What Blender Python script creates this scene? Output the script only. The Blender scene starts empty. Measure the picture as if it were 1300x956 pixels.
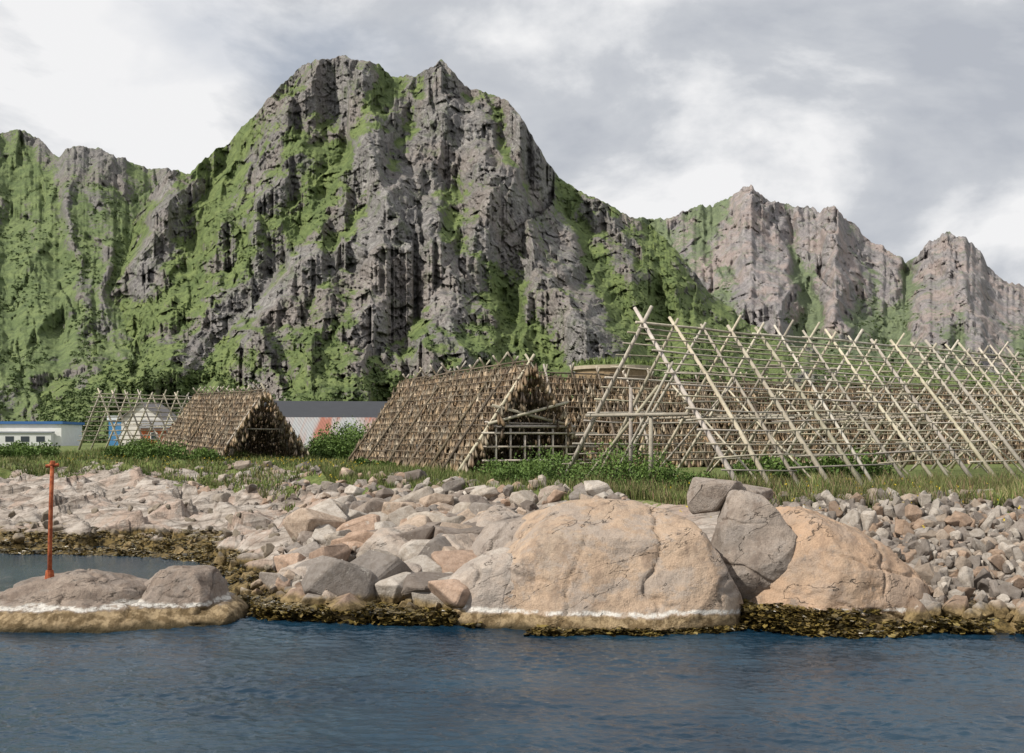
import bpy, bmesh, math, random
import numpy as np
from mathutils import Vector
random.seed(3); rng=np.random.default_rng(7)
sc=bpy.context.scene
EYE=4.5

# ---------------------------------------------------------------- noise
def _hash(ix,iy,iz,seed):
    h=(ix.astype(np.int64)*374761393+iy.astype(np.int64)*668265263+iz.astype(np.int64)*1274126177+seed*974634777)&0xffffffff
    h=((h^(h>>13))*1274126177)&0xffffffff
    h=((h^(h>>16))*2246822519)&0xffffffff
    return h^(h>>15)
def noise3(x,y,z=0.0,seed=0,lin=False):
    x=np.asarray(x,float);y=np.asarray(y,float)
    flat=np.ndim(z)==0
    x,y,z=np.broadcast_arrays(x,y,np.asarray(z,float)+(0.0 if flat else 0.37))
    if flat: z=np.floor(z)
    ix=np.floor(x);iy=np.floor(y);iz=np.floor(z)
    fx=x-ix;fy=y-iy;fz=z-iz
    if lin: u,v,w=fx,fy,fz
    else: u=fx*fx*fx*(fx*(fx*6-15)+10);v=fy*fy*fy*(fy*(fy*6-15)+10);w=fz*fz*fz*(fz*(fz*6-15)+10)
    r=0
    for dx in (0,1):
        for dy in (0,1):
            for dz in ((0,) if flat else (0,1)):
                h=_hash(ix+dx,iy+dy,iz+dz,seed)
                gx=(h&1023)/511.5-1;gy=((h>>10)&1023)/511.5-1
                g=gx*(fx-dx)+gy*(fy-dy)
                if not flat: g=g+(((h>>20)&1023)/511.5-1)*(fz-dz)
                r=r+g*(u if dx else 1-u)*(v if dy else 1-v)*(1 if flat else (w if dz else 1-w))
    return r*1.4
def fbm(x,y,z=0.0,o=4,seed=0,gain=.5,lin=False):
    r=0;a=1;f=1
    for i in range(o):
        r=r+a*noise3(x*f,y*f,z*f if np.ndim(z) else z,seed+i*13,lin);a*=gain;f*=2.03
    return r
def ridged(x,y,z=0.0,o=3,seed=0,gain=.5,lin=False):
    r=0;a=1;f=1;t=0
    for i in range(o):
        r=r+a*(1-np.abs(noise3(x*f,y*f,z*f if np.ndim(z) else z,seed+i*13,lin))*2);t+=a;a*=gain;f*=2.03
    return r/t
def facet(x,y,seed):
    """cellular planes: every cell is one flat tilted rock face"""
    ix=np.floor(x);iy=np.floor(y);best=np.full(x.shape,1e9);val=np.zeros(x.shape);z0=np.zeros_like(ix)
    for dx in(-1,0,1):
        for dy in(-1,0,1):
            h=_hash(ix+dx,iy+dy,z0,seed);h2=_hash(ix+dx,iy+dy,z0,seed+77)
            px=ix+dx+(h&1023)/1023.;py=iy+dy+((h>>10)&1023)/1023.
            d=(x-px)**2+(y-py)**2
            v=((h2&1023)/511.5-1)*(x-px)*1.3+(((h2>>10)&1023)/511.5-1)*(y-py)*.9+(((h>>20)&1023)/511.5-1)*.35
            m=d<best;best=np.where(m,d,best);val=np.where(m,v,val)
    return val
def sstep(a,b,x):
    t=np.clip((x-a)/(b-a),0,1);return t*t*(3-2*t)

# ---------------------------------------------------------------- mesh helpers
def link(o,parent=None):
    sc.collection.objects.link(o)
    if parent is not None:o.parent=parent
    return o
def empty(name,loc=(0,0,0)):
    o=bpy.data.objects.new(name,None);o.empty_display_size=.5
    sc.collection.objects.link(o);return o
class Acc:
    def __init__(s): s.v=[];s.f3=[];s.f4=[];s.n=0;s.c=[]
    def add(s,v,f,col=None):
        v=np.asarray(v,float).reshape(-1,3);f=np.asarray(f,np.int64)
        s.v.append(v)
        (s.f3 if f.shape[1]==3 else s.f4).append(f+s.n)
        if col is None: col=(1,1,1)
        col=np.asarray(col,float)
        if col.ndim==1: col=np.tile(col,(len(v),1))
        s.c.append(col);s.n+=len(v)
    def addf(s,f):
        f=np.asarray(f,np.int64);b=s.n-len(s.v[-1]);(s.f3 if f.shape[1]==3 else s.f4).append(f+b)
    def inst(s,tv,tf,P,M,col=None,tint=None):
        K=len(P);N=len(tv)
        V=np.einsum('kij,nj->kni',M,tv)+P[:,None,:]
        F=(np.asarray(tf)[None]+(np.arange(K)*N)[:,None,None]).reshape(-1,np.asarray(tf).shape[1])
        c=None
        if col is not None:
            c=np.repeat(col,N,axis=0)
            if tint is not None:c=c*np.tile(tint,K)[:,None]
        s.add(V.reshape(-1,3),F,c)
    def build(s,name,mat,parent=None,smooth=False,attrs=None):
        V=np.concatenate(s.v)
        me=bpy.data.meshes.new(name)
        f3=np.concatenate(s.f3) if s.f3 else np.zeros((0,3),np.int64)
        f4=np.concatenate(s.f4) if s.f4 else np.zeros((0,4),np.int64)
        me.vertices.add(len(V));me.vertices.foreach_set('co',V.astype(np.float32).ravel())
        nl=f3.size+f4.size
        me.loops.add(nl);me.loops.foreach_set('vertex_index',np.concatenate([f3.ravel(),f4.ravel()]).astype(np.int32))
        me.polygons.add(len(f3)+len(f4))
        st=np.concatenate([np.arange(len(f3))*3,f3.size+np.arange(len(f4))*4]).astype(np.int32)
        me.polygons.foreach_set('loop_start',st)
        me.polygons.foreach_set('use_smooth',np.full(len(st),smooth))
        me.update(calc_edges=True)
        C=np.concatenate(s.c)
        a=me.color_attributes.new('col','FLOAT_COLOR','POINT')
        a.data.foreach_set('color',np.concatenate([C,np.ones((len(C),1))],1).astype(np.float32).ravel())
        if attrs:
            for k,val in attrs.items():
                at=me.attributes.new(k,'FLOAT','POINT');at.data.foreach_set('value',val.astype(np.float32).ravel())
        me.materials.append(mat)
        return link(bpy.data.objects.new(name,me),parent)
def gridobj(name,X,Y,Z,mat,attrs=None,smooth=True):
    ny,nx=X.shape
    idx=np.arange(nx*ny).reshape(ny,nx)
    F=np.stack([idx[:-1,:-1],idx[:-1,1:],idx[1:,1:],idx[1:,:-1]],-1).reshape(-1,4)
    A=Acc();A.add(np.stack([X,Y,Z],-1).reshape(-1,3),F)
    return A.build(name,mat,smooth=smooth,attrs=attrs)
def pole(A,p0,p1,r0,r1=None,n=6,bend=0.0,col=None):
    p0=np.array(p0,float);p1=np.array(p1,float);r1=r0 if r1 is None else r1
    d=p1-p0;L=np.linalg.norm(d);d/=L
    up=np.array([0,0,1.]) if abs(d[2])<.9 else np.array([1.,0,0])
    a=np.cross(d,up);a/=np.linalg.norm(a);b=np.cross(d,a)
    k=4 if bend else 2
    off=rng.normal(size=2)*bend*L
    V=[]
    ang=np.arange(n)*2*math.pi/n
    for i in range(k):
        t=i/(k-1);c=p0+d*L*t+(a*off[0]+b*off[1])*math.sin(math.pi*t);r=r0+(r1-r0)*t
        V.append(c+r*(np.cos(ang)[:,None]*a+np.sin(ang)[:,None]*b))
    V=np.concatenate(V)
    F=[]
    for i in range(k-1):
        for j in range(n):
            F.append([i*n+j,i*n+(j+1)%n,(i+1)*n+(j+1)%n,(i+1)*n+j])
    if col is None:
        q=rng.uniform(.62,1.12);col=(q,q*rng.uniform(.95,1.0),q*rng.uniform(.84,1.0))
    A.add(V,F,col)
    tr=[[0,j+1,j] for j in range(1,n-1)]+[[(k-1)*n,(k-1)*n+j,(k-1)*n+j+1] for j in range(1,n-1)]
    A.addf(tr)
def box(A,x0,x1,y0,y1,z0,z1,col=None,M=None,o=None):
    V=np.array([[x,y,z] for z in (z0,z1) for y in (y0,y1) for x in (x0,x1)],float)
    if M is not None:V=V@np.array(M).T
    if o is not None:V=V+np.array(o)
    A.add(V,[[0,2,3,1],[4,5,7,6],[0,1,5,4],[2,6,7,3],[0,4,6,2],[1,3,7,5]],col)
def rotz(a):
    c,s=math.cos(a),math.sin(a);return np.array([[c,-s,0],[s,c,0],[0,0,1.]])
def randrot(K,tilt=3.14):
    a=rng.uniform(0,2*math.pi,K);b=rng.uniform(-tilt,tilt,K);c=rng.uniform(-tilt,tilt,K)
    def R(ax,t):
        M=np.zeros((K,3,3));i,j=[(1,2),(2,0),(0,1)][ax]
        M[:,ax,ax]=1;M[:,i,i]=np.cos(t);M[:,j,j]=np.cos(t);M[:,i,j]=-np.sin(t);M[:,j,i]=np.sin(t);return M
    return R(0,b)@R(1,c)@R(2,a)

# ---------------------------------------------------------------- material helpers
class NT:
    def __init__(s,name):
        s.m=bpy.data.materials.new(name);s.m.use_nodes=True;s.t=s.m.node_tree
        s.b=s.t.nodes['Principled BSDF'];s.b.inputs['Roughness'].default_value=.9
        s.b.inputs['Specular IOR Level'].default_value=.25
        s.geo=s.n('ShaderNodeNewGeometry')
    def n(s,ty): return s.t.nodes.new(ty)
    def l(s,a,b): s.t.links.new(a,b)
    def set(s,inp,v):
        if isinstance(v,bpy.types.NodeSocket): s.l(v,inp)
        else:
            if isinstance(v,(tuple,list)) and len(v)==3 and inp.type=='RGBA': v=(*v,1)
            inp.default_value=v
    def pos(s,sx=1,sy=1,sz=1,rot=None):
        src=s.geo.outputs['Position']
        if rot is not None:
            r=s.n('ShaderNodeMapping');s.l(src,r.inputs[0]);r.inputs['Rotation'].default_value=rot;src=r.outputs[0]
        mp=s.n('ShaderNodeMapping');s.l(src,mp.inputs[0]);mp.inputs['Scale'].default_value=(sx,sy,sz);return mp.outputs[0]
    def noise(s,scale,detail=4,rough=.55,vec=None,dist=0):
        k=s.n('ShaderNodeTexNoise');k.inputs['Scale'].default_value=scale;k.inputs['Detail'].default_value=detail
        k.inputs['Roughness'].default_value=rough;k.inputs['Distortion'].default_value=dist
        s.l(vec if vec is not None else s.geo.outputs['Position'],k.inputs['Vector']);return k.outputs[0]
    def vor(s,scale,vec=None,feat='F1'):
        k=s.n('ShaderNodeTexVoronoi');k.feature=feat;k.inputs['Scale'].default_value=scale
        s.l(vec if vec is not None else s.geo.outputs['Position'],k.inputs['Vector']);return k.outputs[0]
    def math(s,op,a,b=0.0,c=0.0):
        k=s.n('ShaderNodeMath');k.operation=op;s.set(k.inputs[0],a);s.set(k.inputs[1],b);s.set(k.inputs[2],c);return k.outputs[0]
    def mr(s,v,a,b,c=0.0,d=1.0,smooth=True):
        k=s.n('ShaderNodeMapRange');k.interpolation_type='SMOOTHSTEP' if smooth else 'LINEAR'
        s.set(k.inputs[0],v);k.inputs[1].default_value=a;k.inputs[2].default_value=b;k.inputs[3].default_value=c;k.inputs[4].default_value=d;return k.outputs[0]
    def mix(s,f,a,b,mode='MIX'):
        k=s.n('ShaderNodeMix');k.data_type='RGBA';k.blend_type=mode
        s.set(k.inputs[0],f);s.set(k.inputs[6],a);s.set(k.inputs[7],b);return k.outputs[2]
    def ramp(s,f,stops):
        k=s.n('ShaderNodeValToRGB');e=k.color_ramp.elements
        while len(e)<len(stops): e.new(.5)
        for i,(p,c) in enumerate(stops): e[i].position=p;e[i].color=(*c,1)
        s.l(f,k.inputs[0]);return k.outputs[0]
    def attr(s,name,out='Fac'):
        k=s.n('ShaderNodeAttribute');k.attribute_name=name;return k.outputs[out]
    def z(s):
        k=s.n('ShaderNodeSeparateXYZ');s.l(s.geo.outputs['Position'],k.inputs[0]);return k.outputs[2]
    def bump(s,h,dist=.05,strength=.6,prev=None):
        k=s.n('ShaderNodeBump');k.inputs['Strength'].default_value=strength;k.inputs['Distance'].default_value=dist
        s.l(h,k.inputs['Height'])
        if prev is not None:s.l(prev,k.inputs['Normal'])
        s.l(k.outputs[0],s.b.inputs['Normal']);return k.outputs[0]
    def color(s,c): s.set(s.b.inputs['Base Color'],c);return s.m

def m_mountain(name,rock_d,rock_m,rock_l,g1,g2,haze=0.0,pink=.35):
    k=NT(name);k.b.inputs['Specular IOR Level'].default_value=.08
    stA=k.noise(1.0,8,.70,k.pos(.065,.03,.020,(0,.50,0)),.3)
    stB=k.noise(1.0,8,.70,k.pos(.06,.03,.019,(0,-.42,0)),.3)
    sel=k.mr(k.noise(.006,3),.44,.56)
    st=k.math('ADD',k.math('MULTIPLY',stA,sel),k.math('MULTIPLY',stB,k.math('SUBTRACT',1.0,sel)))
    med=k.noise(.035,8,.6);fine=k.noise(.25,6,.7);vf=k.noise(.9,4,.65)
    rk=k.ramp(k.math('ADD',k.math('MULTIPLY',st,.45),k.math('MULTIPLY',fine,.55)),[(.38,rock_d),(.5,rock_m),(.62,rock_l)])
    rk=k.mix(k.math('MULTIPLY',k.mr(k.noise(.012,5,.6),.44,.60),pink),rk,tuple(a*b for a,b in zip(rock_m,(1.5,1.26,1.1))))
    ln=k.mr(k.math('ABSOLUTE',k.math('SUBTRACT',st,.5)),0,.014,1,0)
    rk=k.mix(k.math('MULTIPLY',ln,.35),rk,tuple(a*.5 for a in rock_d))
    bl=k.mr(k.vor(.055,k.pos(1,1,.6,(0,.3,0)),'DISTANCE_TO_EDGE'),0,.05,1,0)
    rk=k.mix(k.math('MULTIPLY',k.math('MULTIPLY',bl,k.mr(med,.42,.56)),.5),rk,tuple(a*.5 for a in rock_d))
    rk=k.mix(k.mr(vf,.48,.68,0,.4),rk,rock_d)
    # thin moss on the rock itself
    rk=k.mix(k.mr(k.noise(.05,7,.7),.50,.66,0,.45),rk,tuple(x*.9 for x in g1))
    gr=k.mix(k.mr(k.math('ADD',k.math('MULTIPLY',med,.6),k.math('MULTIPLY',vf,.4)),.4,.6),g1,g2)
    dark=k.mr(k.noise(.10,6,.7),.48,.58)
    gr=k.mix(k.math('MULTIPLY',dark,.55),gr,tuple(x*.55 for x in g1))
    f=k.math('ADD',k.attr('grass'),k.math('ADD',k.math('MULTIPLY',k.math('SUBTRACT',fine,.5),1.2),k.math('MULTIPLY',k.math('SUBTRACT',st,.5),1.3)))
    f=k.mr(f,.42,.58)
    c=k.mix(f,rk,gr)
    if haze: c=k.mix(haze,c,(.32,.36,.41))  # aerial haze painted into the surface colour
    h=k.math('ADD',k.math('MULTIPLY',st,.9),k.math('MULTIPLY',fine,.4))
    h=k.math('SUBTRACT',k.math('ADD',h,k.math('MULTIPLY',vf,.12)),k.math('MULTIPLY',bl,.10))
    k.bump(h,8,.6)
    return k.color(c)

def m_granite(name,c1,c2,c3,band=True,scale=1.0,zoff=0.0,streaks=.4,grey_=.5):
    k=NT(name)
    a=k.noise(.45*scale,6,.62,None,.8);b=k.noise(3*scale,6,.7);c=k.noise(34,3,.6)
    col=k.ramp(a,[(.38,c1),(.5,c2),(.62,c3)])
    col=k.mix(k.mr(b,.48,.72,0,.55),col,tuple(x*.5 for x in c3))
    streak=k.noise(2.0,6,.65,k.pos(1.2,1.2,.14))
    col=k.mix(k.mr(streak,.49,.64,0,streaks),col,(.13,.095,.075))
    grey=k.mr(k.noise(.8,6,.7,k.pos(1,1,1.6)),.48,.58,0,grey_)
    col=k.mix(grey,col,(.33,.295,.265))
    lich=k.mr(k.noise(2.6,6,.8),.58,.66,0,.5)
    col=k.mix(lich,col,(.48,.45,.40))
    dk=k.mr(k.noise(1.3,7,.8),.55,.67,0,.7);col=k.mix(dk,col,(.14,.11,.09))
    col=k.mix(k.mr(c,.35,.7,.0,.45),col,tuple(x*.5 for x in c2))
    crn=k.noise(.45,5,.6,k.pos(.7,.7,2.0,(.1,.45,0)),.3)
    crk=k.math('MULTIPLY',k.mr(k.math('ABSOLUTE',k.math('SUBTRACT',crn,.47)),0,.005,1,0),k.mr(b,.40,.50))
    col=k.mix(k.math('MULTIPLY',crk,.8),col,(.04,.032,.025))
    nz=k.math('ADD',k.z(),k.math('MULTIPLY',k.math('SUBTRACT',k.noise(1.3,6,.65),.5),.40))
    if band:
        low=k.mr(nz,.33+zoff,.40+zoff,1,0)
        wh=k.math('MULTIPLY',k.mr(nz,.37+zoff,.41+zoff),k.mr(nz,.44+zoff,.50+zoff,1,0))
        wh=k.math('MULTIPLY',wh,k.mr(k.noise(3.2,6,.8),.40,.54,.05,.85))
        ochre=k.mix(k.mr(k.noise(4,5,.7),.38,.6),(.34,.255,.15),(.13,.09,.045))
        col=k.mix(low,col,ochre);col=k.mix(wh,col,(.66,.64,.59))
        wet=k.mr(nz,.02,.2,1,0);col=k.mix(wet,col,(.05,.038,.018))
    h=k.math('ADD',k.math('MULTIPLY',b,1.0),k.math('SUBTRACT',k.math('MULTIPLY',c,.15),k.math('MULTIPLY',crk,.5)))
    k.bump(h,.14,.8)
    return k.color(col)

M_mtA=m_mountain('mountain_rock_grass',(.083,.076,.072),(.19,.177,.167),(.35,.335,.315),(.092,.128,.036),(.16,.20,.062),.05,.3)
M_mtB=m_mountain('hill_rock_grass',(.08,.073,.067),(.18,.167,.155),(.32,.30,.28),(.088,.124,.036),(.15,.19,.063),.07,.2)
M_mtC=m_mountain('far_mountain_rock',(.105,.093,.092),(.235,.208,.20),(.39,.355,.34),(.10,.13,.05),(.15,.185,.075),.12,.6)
M_big=m_granite('pink_granite',(.37,.30,.235),(.43,.315,.225),(.46,.345,.25),grey_=.6)
M_big2=m_granite('pink_granite_weedy',(.37,.275,.20),(.45,.31,.21),(.48,.34,.235),grey_=.3)
M_grey=m_granite('grey_granite',(.20,.17,.145),(.285,.235,.195),(.36,.305,.26),band=False,streaks=.55)
M_slab=m_granite('pale_granite',(.33,.285,.245),(.41,.335,.275),(.45,.40,.35),streaks=.35,grey_=.5)
M_islet=m_granite('islet_granite',(.18,.15,.125),(.26,.205,.165),(.33,.27,.22),zoff=.06,streaks=.7,grey_=.35,scale=1.5)

k=NT('riprap_stone')
ac=k.attr('col','Color')
n1=k.noise(5,6,.7);n2=k.noise(35,3,.6)
col=k.mix(k.mr(n1,.38,.65,0,.6),ac,k.mix(1.0,ac,(.55,.50,.45),'MULTIPLY'))
col=k.mix(k.mr(n2,.45,.7,0,.4),col,(.12,.11,.1))
col=k.mix(k.mr(k.noise(2.3,6,.8),.6,.66,0,.5),col,(.48,.45,.40))
col=k.mix(k.mr(k.noise(1.6,6,.8),.56,.67,0,.6),col,(.13,.11,.09))
nz=k.math('ADD',k.z(),k.math('MULTIPLY',k.math('SUBTRACT',k.noise(1.2,5,.7),.5),.5))
col=k.mix(k.mr(nz,.38,.6,1,0),col,k.mix(k.mr(n1,.4,.6),(.24,.175,.085),(.09,.065,.03)))
k.bump(k.math('ADD',n1,k.math('MULTIPLY',n2,.2)),.07,.75)
M_stone=k.color(col)

k=NT('shore_ground')
n1=k.noise(.5,6,.62,None,.4);n2=k.noise(4,5,.65);n3=k.noise(22,3,.6)
strat=k.noise(1.0,6,.65,k.pos(.25,.9,2.6,(0,.12,0)),.8)
rock=k.ramp(strat,[(.36,(.18,.15,.125)),(.48,(.34,.295,.255)),(.62,(.46,.415,.37))])
rock=k.mix(k.mr(n1,.48,.62,0,.65),rock,(.38,.275,.215))
rock=k.mix(k.mr(n2,.52,.7,0,.6),rock,(.13,.11,.09))
crk=k.mr(k.vor(.9,k.pos(.6,1,1),'DISTANCE_TO_EDGE'),0,.05,.5,0)
rock=k.mix(crk,rock,(.08,.065,.05))
gr=k.mix(k.mr(n2,.35,.65),(.08,.115,.03),(.16,.19,.06))
gr=k.mix(k.mr(n3,.5,.7,0,.5),gr,(.20,.17,.08))
g=k.mr(k.math('ADD',k.attr('grass'),k.math('MULTIPLY',k.math('SUBTRACT',n2,.5),.9)),.42,.58)
col=k.mix(g,rock,gr)
nz=k.math('ADD',k.z(),k.math('MULTIPLY',k.math('SUBTRACT',k.noise(.7,6,.7),.5),.7))
weed_=k.mix(k.mr(n2,.4,.6),(.17,.12,.045),(.04,.03,.012))
col=k.mix(k.mr(nz,.42,.66,1,0),col,weed_)
k.bump(k.math('ADD',k.math('MULTIPLY',strat,1.3),k.math('ADD',k.math('MULTIPLY',n2,.6),k.math('MULTIPLY',n3,.15))),.3,.8)
M_ground=k.color(col)

def m_attr(name,rough=.85,nscale=8,var=.35,spec=.2):
    k=NT(name);k.b.inputs['Roughness'].default_value=rough;k.b.inputs['Specular IOR Level'].default_value=spec
    a=k.attr('col','Color');n=k.noise(nscale,4,.65)
    k.color(k.mix(k.mr(n,.35,.65,0,var),a,k.mix(1.0,a,(.45,.42,.38),'MULTIPLY')));k.bump(n,.02,.4)
    return k.m
M_leaf=m_attr('leaves',.6,3,.3);M_blade=m_attr('grass_blades',.7,3,.2);M_fish=m_attr('dried_fish',.6,9,.4,.35)
M_weed=m_attr('seaweed',.35,9,.3,.5);M_paint=m_attr('painted_walls',.6,1.2,.15)
k=NT('weathered_wood');a=k.attr('col','Color');n=k.noise(3,5,.7,k.pos(1,1,1));n2=k.noise(30,3,.6)
c=k.ramp(n,[(.3,(.32,.29,.245)),(.52,(.49,.455,.39)),(.75,(.60,.57,.50))])
c=k.mix(k.mr(n2,.4,.7,0,.4),c,(.26,.235,.2));c=k.mix(1.0,c,a,'MULTIPLY');k.bump(n2,.01,.5);M_wood=k.color(c)
k=NT('dark_wood');a=k.attr('col','Color');n=k.noise(3,5,.7)  # rack wood coloured darker, painting shade behind the fish; twigs share it
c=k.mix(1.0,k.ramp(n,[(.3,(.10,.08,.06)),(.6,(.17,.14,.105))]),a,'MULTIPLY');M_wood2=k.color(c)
k=NT('rusty_iron');n=k.noise(9,5,.7);M_rust=k.color(k.ramp(n,[(.35,(.16,.04,.02)),(.55,(.34,.09,.035)),(.7,(.40,.16,.08))]))
k.bump(n,.01,.6)

# ---------------------------------------------------------------- ground height
SX=[-3000,-60,-40,-20,-14,-11.5,-10,-8.5,-7.4,-6.4,-5,-2,5.5,11.6,20,40,3000]
SY=[60,46,43,40,39,37,34,30,27,25.6,25,24.6,24.4,23.4,22.4,20,20]
EX=[-3000,-40,-25,-18,-12,-8,-4,0,3,6,8,12,20,40,3000]
EYy=[80,76,72,66,58,50,46,42,37,34,33.2,32.6,31.5,29,29]
def gbase(X,Y):
    ys=np.interp(X,SX,SY);ye=np.interp(X,EX,EYy)
    t=(Y-ys)/(ye-ys)
    up=.02+2.5*np.where(X>-7,np.clip(t,0,1)**.8,np.clip(t,0,1)**1.0)
    z=np.where(t<0,np.maximum(-2,t*4),up)
    rise=sstep(70,115,Y)*1.0*sstep(-10,-35,X)+.25*sstep(40,60,Y)
    z=z+np.where(t>0,rise,0)
    return z,t
def gh(X,Y):
    X=np.asarray(X,float);Y=np.asarray(Y,float)
    z,t=gbase(X,Y)
    m=sstep(0,.12,t)*sstep(1.25,.85,t)
    near=np.exp(-np.clip(Y-150,0,None)/60)
    r=(ridged(X/6+Y/9,Y/3.4,0,4,5)-.62)*1.0+.14*fbm(X/1.3,Y/.8,0,3,9)+.6*facet(X/2.6+Y/7,Y/1.7,14)*sstep(-5,-9,X)
    z=z+m*r*np.where(X<-6,1,.35)+.10*fbm(X/4,Y/4,0,3,2)*near*np.where(t>0,1,.3)
    return z
def gz(x,y): return float(gh(np.array([x]),np.array([y]))[0])
def axis(dense0,dense1,step,lo,hi,g=1.12):
    a=list(np.arange(dense0,dense1+step/2,step));s=step
    x=a[-1]
    while x<hi: s*=g;x+=s;a.append(min(x,hi))
    s=step;x=a[0];b=[]
    while x>lo: s*=g;x-=s;b.append(max(x,lo))
    return np.array(b[::-1]+a)
xs=axis(-36,22,.13,-4000,4000,1.07);ys=axis(22,74,.13,12,4500,1.06)
X,Y=np.meshgrid(xs,ys);Z=gh(X,Y);_,T=gbase(X,Y)
gm=sstep(.72,1.0,T+.45*fbm(X/4,Y/3,0,3,21)*np.where(X<-5,1,.35))
gridobj('ground',X,Y,Z,M_ground,{'grass':gm})

# ---------------------------------------------------------------- water
xs=axis(-15,14,.045,-5000,5000,1.07);ys=axis(13.5,27,.045,-4000,60,1.09)
X,Y=np.meshgrid(xs,ys)
fade=np.exp(-np.clip(np.abs(X)-14,0,None)/12)*np.exp(-np.clip(np.abs(Y-20)-7,0,None)/14)
wx=X+.3*fbm(X/2,Y/2,0,2,61)+.25*Y
calm=np.clip(.75+.7*fbm(X/8,Y/3,0,2,66),.35,1.3)
Zw=(.045*fbm(wx/1.8,Y/.9,0,2,70)+.048*(ridged(wx/.62,Y/.34,0,2,77)-.6)+.018*fbm(X/.24,Y/.15,0,2,83))*calm
k=NT('sea_water');k.b.inputs['IOR'].default_value=1.33;k.b.inputs['Roughness'].default_value=.05
k.b.inputs['Specular IOR Level'].default_value=.5
n=k.noise(1.0,4,.6,k.pos(5,10,1));big=k.noise(.25,3,.5)
k.bump(n,.035,.6)
M_water=k.color(k.mix(k.mr(big,.35,.65),(.005,.021,.040),(.012,.036,.060)))
gridobj('sea_water',X,Y,Zw*fade,M_water)

# ---------------------------------------------------------------- mountains
# ridge tables: metres right of the valley axis / metres above eye level, reduced to 1264 m range
def seg_d(U,V,pts):
    best=np.full(U.shape,1e9);
    for (a,b),(c,d) in zip(pts[:-1],pts[1:]):
        dx,dy=c-a,d-b;t=np.clip(((U-a)*dx+(V-b)*dy)/(dx*dx+dy*dy),0,1)
        best=np.minimum(best,np.hypot(U-a-t*dx,V-b-t*dy))
    return best
def mountain(name,tab,Yb,Yr,u0,u1,nx,ny,mat,seed,fan,fan_k,gbias,gullies=(),ribs=(),slabs=(),jag=3,amp=1.0,g0=.42,cliff=.6):
    u=np.linspace(u0,u1,nx);tab=np.array(tab,float)
    er=np.interp(u,tab[:,0],tab[:,1])
    er=er+jag*fbm(u/16,u*0,0,4,seed+3,.6,True)
    eb=-1264*6.5/Yb
    s=np.linspace(0,1,ny)[:,None]
    E=eb+(er[None]-eb)*s;U=np.tile(u,(ny,1))
    top=tab[:,1].max()
    Uw=(U-fan)/(1+(top-E)*fan_k)
    Uw=Uw+16*fbm(U/90,E/90,0,3,seed+50)
    lowf=ridged(Uw/95,E/620,0,2,seed)
    mid=ridged(Uw/42+.3*fbm(U/60,E/60,0,2,seed+90),E/220,0,3,seed+7,lin=True)
    R=-(lowf-.6)*140*amp-(mid-.6)*52*amp
    wu=Uw+5*fbm(U/14,E/14,0,2,seed+91);we=E+7*fbm(U/16,E/16,0,2,seed+93)
    R=R+54*amp*facet(wu/52,we/70,seed+17)+22*amp*facet(wu/20+we/60,we/30,seed+18)+5*amp*facet(wu/9-we/30,we/12,seed+19)
    R=R+4*amp*fbm(U/11,E/16,0,2,seed+23,.5,True)
    R=R+38*amp*fbm(U/110+E/160,E/75,0,3,seed+35,.5,True)
    g=np.zeros_like(U)
    w1=10*fbm(U/40,E/40,0,3,seed+41)
    for pts,w,dep,gg in gullies:
        d=seg_d(U+w1,E,pts);q=np.exp(-(d/w)**2);R=R+dep*q;g+=gg*q
    for pts,w,dep,gg in ribs:
        d=seg_d(U+w1,E,pts);q=np.exp(-(d/w)**2);R=R-dep*q;g-=gg*q
    for pts,w,gg in slabs:
        d=seg_d(U+w1,E,pts);g+=gg*np.exp(-(d/w)**2)
    tp=sstep(0,.12,s)
    Y=Yb+(Yr-Yb)*(s**1.05)+R*tp
    Y=np.maximum(Y,Yb*.8)
    Y=np.maximum.accumulate(Y-cliff*E,axis=0)+cliff*E
    Y=Y+(2.0*fbm(U/3,E/3.4,0,2,seed+30,.5,True)+5.0*facet(U/7+E/14,E/8,seed+37)+7*facet(U/18-E/40,E/14,seed+39))*tp*amp
    Xw=U/1264*Y;Zw=EYE+E/1264*Y
    dE=np.gradient(E,axis=0)+1e-6
    slope=np.gradient(Y,axis=0)/dE
    mean=(Yr-Yb)/np.maximum(er-eb,40)
    sl=np.clip(slope/mean[None],-.5,4)-1
    for _ in range(5):
        sl[1:-1]=(sl[:-2]+sl[1:-1]+sl[2:])/3;sl[:,1:-1]=(sl[:,:-2]+sl[:,1:-1]+sl[:,2:])/3
    G=g0+.24*np.clip(sl,-1.2,1.8)+.28*fbm(Uw/45,E/110,0,4,seed+60)+.12*fbm(U/24,E/30,0,3,seed+66)-.30*(lowf-.65)-.45*(mid-.62)+g+gbias(U,E,er[None])
    nb=10
    kk=np.arange(1,nb+1)[:,None]
    Yk=Y[-1][None]+kk*70;Zk=Zw[-1][None]-kk*(Zw[-1][None]+5)/nb
    Xk=np.tile(Xw[-1],(nb,1))*(Yk/Y[-1][None])
    Xa=np.vstack([Xw,Xk]);Ya=np.vstack([Y,Yk]);Za=np.vstack([Zw,Zk]);Ga=np.vstack([G,np.tile(G[-1],(nb,1))])
    gridobj(name,Xa,Ya,Za,mat,{'grass':Ga})
    return Xw,Y,Zw,G
A_tab=[(-1500,120),(-900,150),(-650,170),(-560,200),(-500,250),(-455,320),(-435,345),(-415,338),(-388,360),(-365,375),(-330,410),(-300,445),(-275,470),(-250,485),(-210,488),(-180,482),(-160,470),(-145,462),(-125,463),(-105,475),(-90,482),(-75,470),(-60,452),(-35,442),(-10,435),(10,415),(25,390),(40,360),(60,335),(90,315),(120,302),(150,285),(180,272),(215,235),(250,190),(300,150),(380,115),(500,95),(700,80),(1500,60)]
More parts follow.
